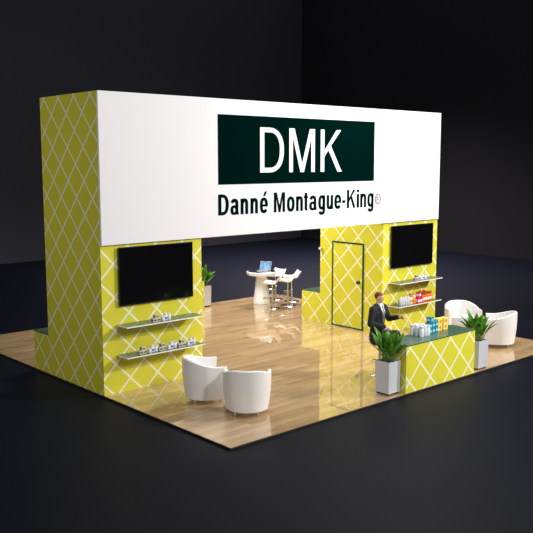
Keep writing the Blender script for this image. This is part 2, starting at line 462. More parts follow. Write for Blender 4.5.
# ------------------------------------------------------------------ wall shelves
def shelf(x0, x1, z, label, D=.34):
    t = empty('wall_shelf', ((x0 + x1) / 2, YF, z), label, 'shelf', group='green-topped wall shelves'); w = (x1 - x0) / 2
    b = bm_new(); box(b, -w + .006, w - .006, -D + .008, -.001, -.012, 0); obj('shelf_board', b, M['green'], t)
    b = bm_new(); box(b, -w, w, -D, -D + .008, -.018, .001); box(b, -w, -w + .006, -D + .008, -.001, -.018, .001)
    box(b, w - .006, w, -D + .008, -.001, -.018, .001); obj('shelf_edging', b, M['white_edge'], t)
shelf(.26, 1.88, 1.185, 'upper green shelf with white edge on the left tower')
shelf(.26, 1.88, .665, 'lower green shelf with white edge on the left tower')
shelf(7.42, 9.02, 1.17, 'upper green shelf with white edge on the right tower')
shelf(7.40, 8.99, .64, 'lower green shelf with white edge on the right tower')

# ------------------------------------------------------------------ products
def jar_proto(body, cap, r, h, capr=.8, band=None, name='jar'):
    t = empty(name, (0, 0, 0), 'x', name)
    hc = h * .78
    b = bm_new(); lathe(b, [(0, 0), (r * .92, 0), (r, .006), (r, hc - .012), (r * .86, hc), (0, hc)], 20); obj('container', b, body, t, smooth=True)
    b = bm_new(); lathe(b, [(0, hc), (r * capr, hc), (r * capr, h - .005), (r * capr - .005, h), (0, h)], 20); obj('lid', b, cap, t, smooth=True)
    if band:
        b = bm_new(); lathe(b, [(r + .0008, hc * .3), (r + .0008, hc * .6)], 20, cap=False); obj('product_label', b, band, t, smooth=True)
    return t
def carton_proto(m, mark, w, d, h, round_=False, name='carton', kind='product_label'):
    t = empty(name, (0, 0, 0), 'x', 'carton')
    b = bm_new(); box(b, -w / 2, w / 2, -d / 2, d / 2, 0, h, .002, 1); obj('box_body', b, m, t)
    for sgn in ((0, -1), (-1, 0)):
        b = bm_new()
        if round_:
            bb = bmesh.new(); lathe(bb, [(0, 0), (h * .30, 0), (h * .30, .001), (0, .001)], 18)
            bmesh.ops.translate(bb, vec=(0, 0, 0), verts=bb.verts)
            ax = 'X' if sgn[0] == 0 else 'Y'
            bmesh.ops.rotate(bb, cent=(0, 0, 0), matrix=Matrix.Rotation(PI / 2 if ax == 'X' else -PI / 2, 3, ax), verts=bb.verts)
            bmesh.ops.translate(bb, vec=(sgn[0] * (w / 2 + .0002), sgn[1] * (d / 2 + .0002), h * .5), verts=bb.verts)
            me = bpy.data.meshes.new('q'); bb.to_mesh(me); bb.free(); b.from_mesh(me); bpy.data.meshes.remove(me)
        elif sgn[0] == 0: box(b, -w * .36, w * .36, -d / 2 - .001, -d / 2 + .001, h * .3, h * .72)
        else: box(b, -w / 2 - .001, -w / 2 + .001, -d * .36, d * .36, h * .3, h * .72)
        obj(kind, b, mark, t)
    return t
used = set()
def place(proto, x, y, z, label, cat, group, rz=0.):
    if proto.name not in used: used.add(proto.name); o = proto
    else: o = copy_tree(proto)
    o.location = (x, y, z); o.rotation_euler = (0, 0, rz); tag(o, label, cat, group)
    return o
kraft = carton_proto(M['kraft'], M['brown'], .078, .07, .062)
wj_s = jar_proto(M['jar_white'], M['jar_white'], .03, .075, 1.0, None)
wj_b = jar_proto(M['jar_white'], M['jar_white'], .036, .125, .9, M['blue'], 'bottle')
wj_p = jar_proto(M['jar_white'], M['jar_grey'], .036, .12, .9, None, 'bottle')
sets = [(.87, 1.185, 'upper left shelf', 'only'), (.585, .665, 'lower left shelf', 'leftmost'),
        (.985, .665, 'lower left shelf', 'middle'), (1.40, .665, 'lower left shelf', 'rightmost')]
for x, z, where, wh in sets:
    loc = where if wh == 'only' else '%s group of %s' % (wh, where)
    g = 'products on the ' + where; y = 3.10
    place(kraft, x, y, z, 'small beige carton, left of the bottom pair, %s' % loc, 'carton', g)
    place(kraft, x + .083, y + .01, z, 'small beige carton, right of the bottom pair, %s' % loc, 'carton', g)
    place(kraft, x + .045, y + .005, z + .0625, 'small beige carton stacked on two others, %s' % loc, 'carton', g, .1)
    place(wj_s, x + .165, y - .03, z, 'short white jar next to beige cartons, %s' % loc, 'jar', g)
    place(wj_b, x + .237, y, z, 'white bottle with blue label, %s' % loc, 'bottle', g, -.6)
    place(wj_p, x + .315, y + .01, z, 'plain white bottle at the right end, %s' % loc, 'bottle', g)
# right tower, upper shelf
g = 'products on the upper shelf of the right tower'; z = 1.17; y = 3.12
place(kraft, 8.14, y, z, 'small beige carton, leftmost item on the upper right shelf', 'carton', g)
place(kraft, 8.235, y, z, 'second beige carton on the right tower upper shelf, beside white jar', 'carton', g)
place(kraft, 8.19, y + .01, z + .0625, 'beige carton stacked on two others, upper right shelf', 'carton', g)
place(wj_s, 8.32, y - .03, z, 'short white jar on the upper shelf of the right tower', 'jar', g)
place(wj_b, 8.41, y, z, 'white bottle with blue label on upper right shelf', 'bottle', g, -.6)
place(wj_p, 8.51, y, z, 'plain white bottle at the right end of upper right shelf', 'bottle', g)
# right tower, lower shelf
g = 'products on the lower shelf of the right tower'; z = .64; y = 3.10
gb = jar_proto(M['jar_grey'], M['jar_white'], .038, .205, .8, None, 'bottle')
ob_ = jar_proto(M['jar_white'], M['orange'], .042, .22, 1.0, M['amber'], 'bottle')
yb = jar_proto(M['amber'], M['jar_white'], .04, .21, .85, M['orange'], 'bottle')
mb = carton_proto(M['magenta'], M['jar_white'], .095, .09, .13)
orb = jar_proto(M['orange'], M['rust'], .046, .235, 1.0, M['jar_white'], 'bottle')
rb = jar_proto(M['rust'], M['orange'], .046, .25, 1.0, M['orange'], 'bottle')
for i, w in enumerate(('leftmost', 'second', 'third', 'fourth')):
    place(gb, 7.56 + .092 * i, y - .02, z, 'pale grey bottle, %s from the left on lower right shelf' % ('first' if not i else w), 'bottle', g)
place(ob_, 7.95, y, z, 'white bottle with orange cap beside the pale grey bottles, lower right shelf', 'bottle', g)
place(yb, 8.04, y - .02, z, 'amber bottle with white cap next to pink cartons, lower right shelf', 'bottle', g)
place(ob_, 8.07, y + .10, z, 'white bottle with orange cap in the back row, lower right shelf', 'bottle', g)
place(mb, 8.145, y - .05, z, 'magenta carton, bottom left of the pink stack, lower right shelf', 'carton', g)
place(mb, 8.245, y - .04, z, 'magenta carton, bottom right of the pink stack, lower right shelf', 'carton', g)
place(mb, 8.195, y - .04, z + .1305, 'magenta carton on top of the pink stack on the lower right shelf', 'carton', g, .08)
for i, w in enumerate(('first', 'second', 'third', 'last')):
    place(orb, 8.355 + .102 * i, y - .04 + .01 * i, z, 'orange bottle with rust cap, %s in the row right of pink cartons' % w, 'bottle', g)
place(rb, 8.43, y + .09, z, 'rust red bottle, left one of the back row on the lower right shelf', 'bottle', g)
place(rb, 8.58, y + .09, z, 'rust red bottle, right one of the back row on the lower right shelf', 'bottle', g)
# counter
g = 'products on the reception counter'; z = .83
cb = jar_proto(M['jar_grey'], M['jar_white'], .041, .20, .85, None, 'bottle')
cb2 = jar_proto(M['jar_white'], M['jar_grey'], .041, .19, .95, None, 'bottle')
for j, (yy, row) in enumerate(((.27, 'front row'), (.37, 'middle row'), (.47, 'back row'))):
    for i, w in enumerate(('left', 'centre', 'right')):
        place(cb if (i + j) % 2 else cb2, 4.60 + .092 * i, yy, z, 'white bottle on the counter, %s of the %s' % (w, row), 'bottle', g)
tealc = carton_proto(M['teal'], M['teal_l'], .10, .10, .10)
k = 0
for (dx, dz, w) in ((0, 0, 'bottom left'), (.105, 0, 'bottom centre'), (.21, 0, 'bottom right'), (0, .1005, 'upper left'), (.105, .1005, 'upper centre'), (.21, .1005, 'upper right'), (.05, .201, 'top')):
    place(tealc, 4.90 + dx, .34 + dx * .1, z + dz, 'teal carton, %s one of the teal stack on the counter' % w, 'carton', g, .12)
yc = carton_proto(M['yellow_c'], M['orange'], .15, .11, .11, True, kind='orange_roundel')
for i, w in enumerate(('left', 'right')):
    for j, v in enumerate(('bottom', 'top')):
        place(yc, 5.29 + .155 * i, .42 - .01 * i, z + .1105 * j, 'yellow carton with orange roundel, %s %s of the stack on the counter' % (v, w), 'carton', g, .08)

# ------------------------------------------------------------------ plants
def leaf(bm, base, az, pet, L, W, lean, curve, tw=0., bms=None):
    """petiole rises from base leaning outwards, then a lance blade arches over"""
    d = Vector((math.cos(az), math.sin(az), 0)); up = Vector((0, 0, 1)); side = Vector((-d.y, d.x, 0))
    p = Vector(base); a = lean; pts = []
    for i in range(5):
        pts.append(p.copy()); p += (d * math.sin(a) + up * math.cos(a)) * pet / 4
    if bms is not None: tube(bms, pts, [.006, .0055, .005, .0045, .004], 6)
    p = pts[-1]; N = 9; prev = None
    side = (side * math.cos(tw) + up * math.sin(tw) * .4).normalized()
    for i in range(N + 1):
        s = i / N
        w = W * .5 * (math.sin(PI * min(1, s ** .8 * 1.0)) ** .8 if 0 < s < 1 else 0) * (1 - .25 * s) + .0015
        t = d * math.sin(a) + up * math.cos(a)
        nrm = (t.cross(side)).normalized()
        mid = bm.verts.new(p); l = bm.verts.new(p + side * w - nrm * w * .28 * (1 if nrm.z < 0 else -1)); r = bm.verts.new(p - side * w - nrm * w * .28 * (1 if nrm.z < 0 else -1))
        if prev:
            bm.faces.new((prev[0], prev[1], l, mid)); bm.faces.new((prev[2], prev[0], mid, r))
        prev = (mid, l, r)
        p = p + t * L / N; a += curve / N
def plant(cx, cy, s, h, label, seed, nl=26, spread=1.):
    random.seed(seed)
    t = empty('potted_plant', (cx, cy, 0), label, 'plant', group='leafy plants in tall square planters')
    q = s / 2; b = bm_new()
    # tapered square planter with hollow top
    r_ = [(-1, -1), (1, -1), (1, 1), (-1, 1)]
    def ring(k, z): return [b.verts.new((k * x, k * y, z)) for x, y in r_]
    rs = [ring(q * .95, .03), ring(q, h - .0), ring(q - .016, h), ring(q - .02, h - .06)]
    for A, B_ in zip(rs, rs[1:]):
        for i in range(4): b.faces.new((A[i], A[(i + 1) % 4], B_[(i + 1) % 4], B_[i]))
    b.faces.new(rs[0]); b.faces.new(rs[-1])
    pl = obj('planter', b, M['planter'], t)
    b = bm_new(); box(b, -q * .84, q * .84, -q * .84, q * .84, 0, .032); obj('planter_foot', b, M['black'], pl)
    b = bm_new(); box(b, -q + .022, q - .022, -q + .022, q - .022, h - .05, h - .028, .006, 1); obj('soil', b, M['soil'], t)
    b = bm_new(); bs = bm_new()
    for i in range(nl):
        az = i * 2.4 + random.uniform(-.3, .3); f = (i + .5) / nl
        rr = .02 + .08 * math.sqrt(f) * random.uniform(.6, 1)
        lean = .08 + .50 * f * spread + random.uniform(-.08, .08)
        leaf(b, (rr * math.cos(az), rr * math.sin(az), h - .03), az, random.uniform(.10, .2) , random.uniform(.27, .42) * (1.12 - .12 * f),
             random.uniform(.13, .18), lean, random.uniform(.2, .7) * (.5 + f * .6), random.uniform(-.6, .6), bs)
    fo = obj('foliage', b, M['leaf'], t, smooth='all', recalc=False)
    md = fo.modifiers.new('thick', 'SOLIDIFY'); md.thickness = .0015
    obj('stems', bs, M['stem'], t, smooth='all')
plant(3.665, .25, .305, .57, 'leafy green plant in grey planter left of the reception counter', 3)
plant(6.245, .205, .32, .55, 'leafy green plant in grey planter right of the reception counter', 8)
plant(6.40, 8.93, .32, .57, 'leafy green plant in white planter behind the left tower', 5)

# ------------------------------------------------------------------ tub armchairs
def smooth01(x): x = max(0., min(1., x)); return x * x * (3 - 2 * x)
def armchair_proto():
    t = empty('tub_armchair', (0, 0, 0), 'x', 'armchair', group='white tub armchairs')
    # local: faces +x. plan path: arm end -> around the back -> other arm end
    def plan(u, R, F):            # u in 0..1, R half width, F how far the arms reach forward
        # straight part, semicircle, straight part
        La = F; Lc = PI * R; T = 2 * La + Lc; s = u * T
        if s < La: return Vector((F - s, -R)), Vector((0, -1))
        if s > La + Lc: return Vector((s - La - Lc, R)), Vector((0, 1))
        th = (s - La) / R
        d = Vector((-math.sin(th), -math.cos(th)))
        return d * R, d
    N = 56; b = bm_new(); rings = []
    z0 = .085
    for i in range(N + 1):
        u = i / N
        po, n = plan(u, .378, .28); pb, _ = plan(u, .333, .245)
        back = smooth01((1 - abs(2 * u - 1) * 1.0 - .14) / .72)
        h = .63 + .12 * back
        pi_, _ = plan(u, .318, .275); pj, _ = plan(u, .285, .235)
        prof = []
        for k in range(6):        # outer surface, slightly bulging
            s = k / 5; c = pb.lerp(po, s) + n * .018 * math.sin(PI * s)
            prof.append((c.x, c.y, z0 + (h - z0 - .014) * s))
        m_ = po.lerp(pi_, .25); prof.append((m_.x, m_.y, h - .002))
        m_ = po.lerp(pi_, .75); prof.append((m_.x, m_.y, h - .002))
        for k in range(5):
            s = 1 - k / 4; c = pj.lerp(pi_, s)
            prof.append((c.x, c.y, z0 + .02 + (h - z0 - .034) * s))
        rings.append([b.verts.new(p) for p in prof])
    K = len(rings[0])
    for A, B_ in zip(rings, rings[1:]):
        for k in range(K): b.faces.new((A[k], A[(k + 1) % K], B_[(k + 1) % K], B_[k]))
    b.faces.new(rings[0]); b.faces.new(rings[-1])
    obj('shell', b, M['white'], t, smooth=True)
    # seat base (apron) and cushion with a bulging front
    def seat(z0_, z1_, R, F, bulge, name, m, bev):
        bb = bm_new(); loop = []
        for i in range(25):
            th = PI / 2 + PI * i / 24; loop.append((R * math.cos(th), R * math.sin(th)))
        for i in range(13):
            s = i / 12; y_ = -R + 2 * R * s; loop.append((F + bulge * math.sin(PI * s), y_))
        lo_ = [bb.verts.new((x * .98, y * .98, z0_)) for x, y in loop]
        top = [bb.verts.new((x, y, z1_)) for x, y in loop]
        n_ = len(loop)
        for i in range(n_): bb.faces.new((lo_[i], lo_[(i + 1) % n_], top[(i + 1) % n_], top[i]))
        bb.faces.new(lo_); ft = bb.faces.new(top)
        bmesh.ops.bevel(bb, geom=list(ft.edges), offset=bev, segments=3, affect='EDGES', profile=.5)
        return obj(name, bb, m, t, smooth=True)
    seat(.09, .30, .275, .235, .05, 'seat_base', M['white'], .008)
    seat(.302, .46, .292, .25, .075, 'seat_cushion', M['cushion'], .035)
    for x, y in ((-.20, -.17), (-.20, .17), (.20, -.22), (.20, .22)):
        bb = bm_new(); tube(bb, [(x, y, .1), (x * 1.04, y * 1.04, .004)], [.024, .019], 12); obj('leg', bb, M['chrome'], t, smooth=True)
    return t
arm = armchair_proto()
place(arm, 1.13, 2.02, 0, 'white tub armchair near the left tower shelves, facing right', 'armchair', 'white tub armchairs', math.atan2(-.42, .9))
place(arm, 1.21, 1.06, 0, 'white tub armchair seen from behind near the front corner of the platform', 'armchair', 'white tub armchairs', math.atan2(.70, .66))
place(arm, 8.47, 2.06, 0, 'white tub armchair beyond the counter, facing the camera', 'armchair', 'white tub armchairs', math.atan2(-.80, -.62))
place(arm, 8.17, .93, 0, 'rightmost white tub armchair by the second planter, facing left', 'armchair', 'white tub armchairs', math.atan2(.86, -.50))

# ------------------------------------------------------------------ bar table, laptop, stools
TX, TY = 7.87, 8.18
t = empty('bar_table', (TX, TY, 0), 'tall white bar table with conical column and dark round top', 'table')
b = bm_new(); lathe(b, [(0, 0), (.235, 0), (.245, .02), (.235, .10), (.205, .30), (.175, .55), (.155, .76), (.16, .80), (0, .80)], 40)
obj('column', b, M['whitegloss'], t, smooth=True)
b = bm_new(); lathe(b, [(0, .79), (.32, .79), (.40, .81), (.42, .835), (.425, .895), (.41, .905), (0, .905)], 48)
obj('table_top', b, M['whitegloss'], t, smooth=True)
b = bm_new(); lathe(b, [(0, .9055), (.38, .9055), (.38, .911), (0, .911)], 48)
obj('glass_inlay', b, M['glass'], t, smooth=True)
az = math.radians(215)   # laptop opens towards the camera side
lt = empty('laptop', (TX + .08, TY + .0, .911), 'open silver laptop with a glowing blue screen on the bar table', 'laptop', rz=math.radians(-62))
b = bm_new(); box(b, -.165, .165, -.115, .115, 0, .014, .004, 2); ba = obj('keyboard_base', b, M['laptop'], lt)
b = bm_new()
for r in range(5):
    for c in range(12): box(b, -.145 + c * .0245, -.145 + c * .0245 + .02, -.01 + r * .019, -.01 + r * .019 + .015, .014, .0155)
obj('keys', b, M['keys'], ba)
rot = Matrix.Rotation(math.radians(-20), 4, 'X')
b = bm_new(); box(b, -.165, .165, -.004, .004, 0, .235, .003, 1); bmesh.ops.transform(b, matrix=Matrix.Translation((0, .115, .014)) @ rot, verts=b.verts)
ld = obj('lid', b, M['laptop'], lt)
b = bm_new(); box(b, -.153, .153, -.0052, -.004, .016, .222); bmesh.ops.transform(b, matrix=Matrix.Translation((0, .115, .014)) @ rot, verts=b.verts)
obj('screen', b, M['lscreen'], ld)

def stool_proto():
    t = empty('bar_stool', (0, 0, 0), 'x', 'bar stool')
    b = bm_new(); lathe(b, [(0, 0), (.205, 0), (.21, .008), (.19, .018), (.04, .03), (.03, .05), (0, .05)], 36); obj('base_plate', b, M['chrome'], t, smooth=True)
    b = bm_new(); lathe(b, [(0, .04), (.034, .04), (.034, .40), (.024, .405), (.024, .68), (0, .68)], 20); obj('pole', b, M['chrome'], t, smooth=True)
    b = bm_new(); tube(b, [(0, 0, .29), (.10, -.12, .285), (.20, -.13, .28), (.23, -.08, .28), (.23, .08, .28), (.20, .13, .28), (.10, .12, .285), (0, 0, .29)], .0095, 8)
    obj('footrest', b, M['chrome'], t, smooth=True)
    # curved saddle seat: profile along x turns up into a low back at -x
    b = bm_new(); prof = []
    for i in range(17):
        s = i / 16
        x = .23 - .46 * s
        z = .70 + .012 * math.cos(s * PI) ** 2 - .02 * math.sin(PI * s) + .13 * smooth01((s - .70) / .30) - .02 * smooth01((.16 - s) / .16)
        prof.append((x, z))
    th = .035; g = []
    for (x, z) in prof:
        row = []
        for j in range(11):
            y = -.23 + .46 * j / 10; e = abs(y) / .23
            w = 1 - .10 * (abs(x) / .23) ** 3
            row.append((x, y * w, z + .025 * e ** 3))
        g.append(row)
    top = [[b.verts.new((x, y, z + th / 2)) for x, y, z in r] for r in g]
    bot = [[b.verts.new((x * .97, y * .97, z - th / 2)) for x, y, z in r] for r in g]
    n1, n2 = len(g), 11
    for i in range(n1 - 1):
        for j in range(n2 - 1):
            b.faces.new((top[i][j], top[i + 1][j], top[i + 1][j + 1], top[i][j + 1]))
            b.faces.new((bot[i][j], bot[i][j + 1], bot[i + 1][j + 1], bot[i + 1][j]))
    for i in range(n1 - 1):
        for j in (0, n2 - 1): b.faces.new((top[i][j], bot[i][j], bot[i + 1][j], top[i + 1][j]))
    for j in range(n2 - 1):
        for i in (0, n1 - 1): b.faces.new((top[i][j], top[i][j + 1], bot[i][j + 1], bot[i][j]))
    obj('seat', b, M['ivory'], t, smooth='all')
    return t
st = stool_proto(); g = 'white bar stools'
def face(x, y, tx, ty): return math.atan2(ty - y, tx - x)
place(st, 7.56, 7.40, 0, 'white bar stool nearest the camera, in front of the bar table', 'bar stool', g, math.radians(128))
place(st, 8.15, 7.42, 0, 'white bar stool to the right of the table, nearer of the right pair', 'bar stool', g, math.radians(134))
place(st, 8.60, 8.40, 0, 'white bar stool partly hidden behind the nearest one, against dark wall', 'bar stool', g, face(8.6, 8.4, 8.02, 8.34))
place(st, 8.72, 7.86, 0, 'white bar stool furthest right at the bar table', 'bar stool', g, math.radians(150))

# ------------------------------------------------------------------ seated man
def eval_mesh(ob):
    dg = bpy.context.evaluated_depsgraph_get()
    me = bpy.data.meshes.new_from_object(ob.evaluated_get(dg))
    bpy.data.objects.remove(ob); return me
def skin(verts, edges, radii, root=0, sub=2):
    me = bpy.data.meshes.new('s'); me.from_pydata(verts, edges, [])
    ob = bpy.data.objects.new('s', me); COL.objects.link(ob)
    md = ob.modifiers.new('k', 'SKIN'); md.use_smooth_shade = True
    for i, r in enumerate(radii):
        sv = me.skin_vertices[0].data[i]
        sv.radius = r if isinstance(r, tuple) else (r, r); sv.use_root = (i == root)
    if sub: s = ob.modifiers.new('ss', 'SUBSURF'); s.levels = sub; s.render_levels = sub
    return eval_mesh(ob)
def chain(pts, radii, sub=1):
    return skin(pts, [(i, i + 1) for i in range(len(pts) - 1)], radii, 0, sub)
def remesh(bm, vox, smooth_it=0):
    me = bpy.data.meshes.new('r'); bm.to_mesh(me); bm.free()
    ob = bpy.data.objects.new('r', me); COL.objects.link(ob)
    md = ob.modifiers.new('v', 'REMESH'); md.mode = 'VOXEL'; md.voxel_size = vox; md.use_smooth_shade = True
    if smooth_it: s = ob.modifiers.new('sm', 'SMOOTH'); s.iterations = smooth_it; s.factor = .5
    return eval_mesh(ob)
def ell(bm, c, r, rot=None, n=20):
    if c[2] > 1.33:      # head pieces, scaled about the chin
        c = Vector((c[0] * .84, c[1] * .84, 1.375 + (c[2] - 1.375) * .84)); r = [k * .84 for k in r]
    q = bmesh.ops.create_uvsphere(bm, u_segments=n, v_segments=n // 2 + 2, radius=1)
    mtx = Matrix.Translation(c) @ (rot or Matrix.Identity(4)) @ Matrix.Diagonal((*r, 1))
    bmesh.ops.transform(bm, matrix=mtx, verts=q['verts'])
def addme(bm, me): bm.from_mesh(me); bpy.data.meshes.remove(me)

HX, HY = 4.44, 1.115
man = empty('person', (HX, HY, 0), 'person in charcoal suit and grey tie seated behind the counter, one hand extended', 'person', rz=math.radians(8))
# joints (local: faces -y, own left is +x, own right is -x and nearer to the camera)
J = dict(pel=(0, .02, .76), sp1=(0, .03, .90), sp2=(0, .02, 1.06), chest=(0, .01, 1.19), nb=(0, .005, 1.30), nt=(0, -.01, 1.40),
         rs=(-.175, .015, 1.245), re=(-.235, .03, .985), rw=(-.13, -.20, .955),
         ls=(.175, .0, 1.245), le=(.245, -.07, 1.03), lw=(.19, -.29, 1.09),
         rh=(-.085, .0, .745), rk=(-.03, -.40, .835), ra=(.13, -.40, .42), rt=(.16, -.55, .38),
         lh=(.085, .0, .745), lk=(.12, -.42, .72), la=(.12, -.30, .33), lt=(.12, -.46, .30))
keys = list(J); idx = {k: i for i, k in enumerate(keys)}
E_ = [('pel', 'sp1'), ('sp1', 'sp2'), ('sp2', 'chest'), ('chest', 'nb'), ('nb', 'nt'), ('chest', 'rs'), ('rs', 're'), ('re', 'rw'), ('chest', 'ls'), ('ls', 'le'), ('le', 'lw'),
      ('pel', 'rh'), ('rh', 'rk'), ('rk', 'ra'), ('ra', 'rt'), ('pel', 'lh'), ('lh', 'lk'), ('lk', 'la'), ('la', 'lt')]
R_ = dict(pel=(.12, .10), sp1=(.11, .085), sp2=(.12, .09), chest=(.125, .095), nb=.055, nt=.05, rs=.05, re=.038, rw=.026, ls=.05, le=.038, lw=.026,
          rh=.075, rk=.05, ra=.036, rt=.03, lh=.075, lk=.05, la=.036, lt=.03)
def loft(bm, pts, radii, n=24, xref=(1, 0, 0)):
    # smooth tapered limb or trunk: Catmull-Rom through the joints, elliptical sections, rounded ends
    P = [Vector(p) for p in pts]; Rr = [r if isinstance(r, tuple) else (r, r) for r in radii]
    pp = [P[0] * 2 - P[1]] + P + [P[-1] * 2 - P[-2]]; rr = [Rr[0]] + Rr + [Rr[-1]]
    S = []
    for i in range(1, len(pp) - 2):
        for k in range(6):
            u = k / 6
            f = lambda a, b_, c, d: .5 * ((2 * b_) + (-a + c) * u + (2 * a - 5 * b_ + 4 * c - d) * u * u + (-a + 3 * b_ - 3 * c + d) * u ** 3)
            S.append((Vector([f(pp[i - 1][q], pp[i][q], pp[i + 1][q], pp[i + 2][q]) for q in range(3)]), tuple(rr[i][q] * (1 - u) + rr[i + 1][q] * u for q in (0, 1))))
    S.append((P[-1], Rr[-1]))
    def cap(e, nxt):
        c, r0 = e; d = (c - nxt).normalized(); m_ = min(r0); out = []
        for a in (.35, .7, .92): out.append((c + d * m_ * math.sin(a * PI / 2), (r0[0] * math.cos(a * PI / 2), r0[1] * math.cos(a * PI / 2))))
        return out
    S = cap(S[0], S[1][0])[::-1] + S + cap(S[-1], S[-2][0])
    rings = []
    for i, (c, r0) in enumerate(S):
        t_ = (S[min(i + 1, len(S) - 1)][0] - S[max(i - 1, 0)][0]).normalized()
        x_ = Vector(xref); x_ = (x_ - t_ * x_.dot(t_))
        if x_.length < .15: x_ = t_.orthogonal()
        x_.normalize(); y_ = t_.cross(x_)
        rings.append([bm.verts.new(c + x_ * r0[0] * math.cos(2 * PI * k / n) + y_ * r0[1] * math.sin(2 * PI * k / n)) for k in range(n)])
    for A_, B__ in zip(rings, rings[1:]):
        for k in range(n): bm.faces.new((A_[k], A_[(k + 1) % n], B__[(k + 1) % n], B__[k]))
    bm.faces.new(rings[0][::-1]); bm.faces.new(rings[-1])
def figure(bm, add, arms=True, legs=True, torso=True, feet=True):
    g_ = lambda *k: [J[q] for q in k]
    if torso:
        loft(bm, g_('pel', 'sp1', 'sp2', 'chest') + [(0, .01, 1.25)], [(.15 + add, .105 + add), (.135 + add, .095 + add), (.15 + add, .10 + add), (.165 + add, .10 + add), (.12 + add, .07 + add)])
        loft(bm, [(-.15, .012, 1.235), (-.06, .01, 1.27), (.06, .01, 1.27), (.15, .0, 1.235)], [.048 + add, .055 + add, .055 + add, .048 + add], xref=(0, 1, 0))
    if arms:
        for q in 'rl': loft(bm, g_(q + 's', q + 'e'), [.048 + add, .037 + add], xref=(0, 1, 0)); loft(bm, g_(q + 'e', q + 'w'), [.037 + add, .025 + add * .9])
    if legs:
        for q in 'rl': loft(bm, g_(q + 'h', q + 'k'), [.085 + add, .052 + add]); loft(bm, g_(q + 'k', q + 'a'), [.052 + add, .034 + add])
    if feet:
        for q in 'rl': loft(bm, g_(q + 'a', q + 't'), [.034, .028])
bm = bm_new()
figure(bm, 0)
loft(bm, [(0, .01, 1.24), (0, .0, 1.32), (0, -.01, 1.41)], [.055, .048, .05])
# head
hc = Vector((0, -.015, 1.465))
ell(bm, hc + Vector((0, .012, .018)), (.076, .094, .092)); ell(bm, hc + Vector((0, -.022, -.030)), (.062, .070, .080))
ell(bm, hc + Vector((0, -.058, -.088)), (.030, .030, .022))                       # chin
ell(bm, hc + Vector((0, -.092, -.022)), (.013, .020, .024)); ell(bm, hc + Vector((0, -.086, -.004)), (.009, .014, .03))  # nose
ell(bm, hc + Vector((0, -.076, .026)), (.05, .018, .012))                         # brow
for s in (-1, 1): ell(bm, hc + Vector((s * .077, .006, -.012)), (.010, .020, .032), Matrix.Rotation(.2, 4, 'X'))
# hands
def hand(wrist, fwd, up, side_thumb, curl, L=.19):
    w = Vector(wrist); f = Vector(fwd).normalized(); u = Vector(up).normalized(); u = (u - f * u.dot(f)).normalized(); s = f.cross(u) * side_thumb
    pal = [w, w + f * .03, w + f * .065, w + f * .09]
    addme(bm, skin([tuple(p) for p in pal], [(0, 1), (1, 2), (2, 3)], [(.024, .02), (.034, .016), (.040, .015), (.038, .013)], 0, 1))
    ell(bm, w + f * .055, (.02, .02, .02))
    # a palm slab oriented to the hand frame
    mt = Matrix((s, u, f)).transposed().to_4x4()
    q = bmesh.ops.create_uvsphere(bm, u_segments=16, v_segments=10, radius=1)
    bmesh.ops.transform(bm, matrix=Matrix.Translation(w + f * .055) @ mt @ Matrix.Diagonal((.041, .016, .052, 1)), verts=q['verts'])
    for i, (o, ln) in enumerate(((.031, .072), (.011, .080), (-.010, .074), (-.030, .058))):
        p = w + f * .075 + s * o; d = f.copy(); pts = [tuple(p)]; a = 0
        for seg in (.45, .32, .23):
            a += curl * (.8 if seg == .45 else 1.1)
            dd = (f * math.cos(a) - u * math.sin(a) + s * o * 2.0).normalized()
            p = p + dd * ln * 1.25 * seg; pts.append(tuple(p))
        addme(bm, chain(pts, [.010, .0095, .009, .0075]))
    p = w + f * .025 + s * .025; q1 = p + (s * .8 + f * .7 - u * .2).normalized() * .04; q2 = q1 + (f * .9 + s * .35 - u * .3 * (1 + curl)).normalized() * .035; q3 = q2 + (f * .95 - u * .35 * (1 + curl)).normalized() * .025
    addme(bm, chain([tuple(p), tuple(q1), tuple(q2), tuple(q3)], [.013, .0115, .010, .0085]))
hand(J['lw'], (-.12, -1, .12), (.9, 0, .45), 1, .22)
hand(J['rw'], (.45, -.85, -.10), (-.25, -.1, 1), -1, .75)
body = obj('body', remesh(bm, .0055, 3), M['skin'], man)
# jacket
bm = bm_new()
figure(bm, .02, legs=False, feet=False)
loft(bm, [(0, .02, .70), (0, .02, .80)], [(.185, .15), (.17, .13)])
jk = remesh(bm, .009, 4)
jb = bmesh.new(); jb.from_mesh(jk); jbv = BVHTree.FromBMesh(jb); jb.free()
jacket = obj('jacket', jk, M['suit'], man)
# trousers
bm = bm_new(); figure(bm, .016, arms=False, torso=False, feet=False); loft(bm, [(0, .03, .70), (0, .03, .82)], [(.165, .12), (.15, .11)])
obj('trousers', remesh(bm, .009, 3), M['suit2'], man)
for a, t_ in (('ra', 'rt'), ('la', 'lt')):
    bm = bm_new(); A = Vector(J[a]) - Vector((0, 0, .03)); T_ = Vector(J[t_]) - Vector((0, 0, .01))
    addme(bm, skin([tuple(A + Vector((0, .03, 0))), tuple(A.lerp(T_, .4)), tuple(T_), tuple(T_ + (T_ - A) * .25)], [(0, 1), (1, 2), (2, 3)], [(.045, .045), (.048, .04), (.046, .032), (.03, .022)], 0, 2))
    obj('shoe', bm, M['shoe'], man, smooth='all')
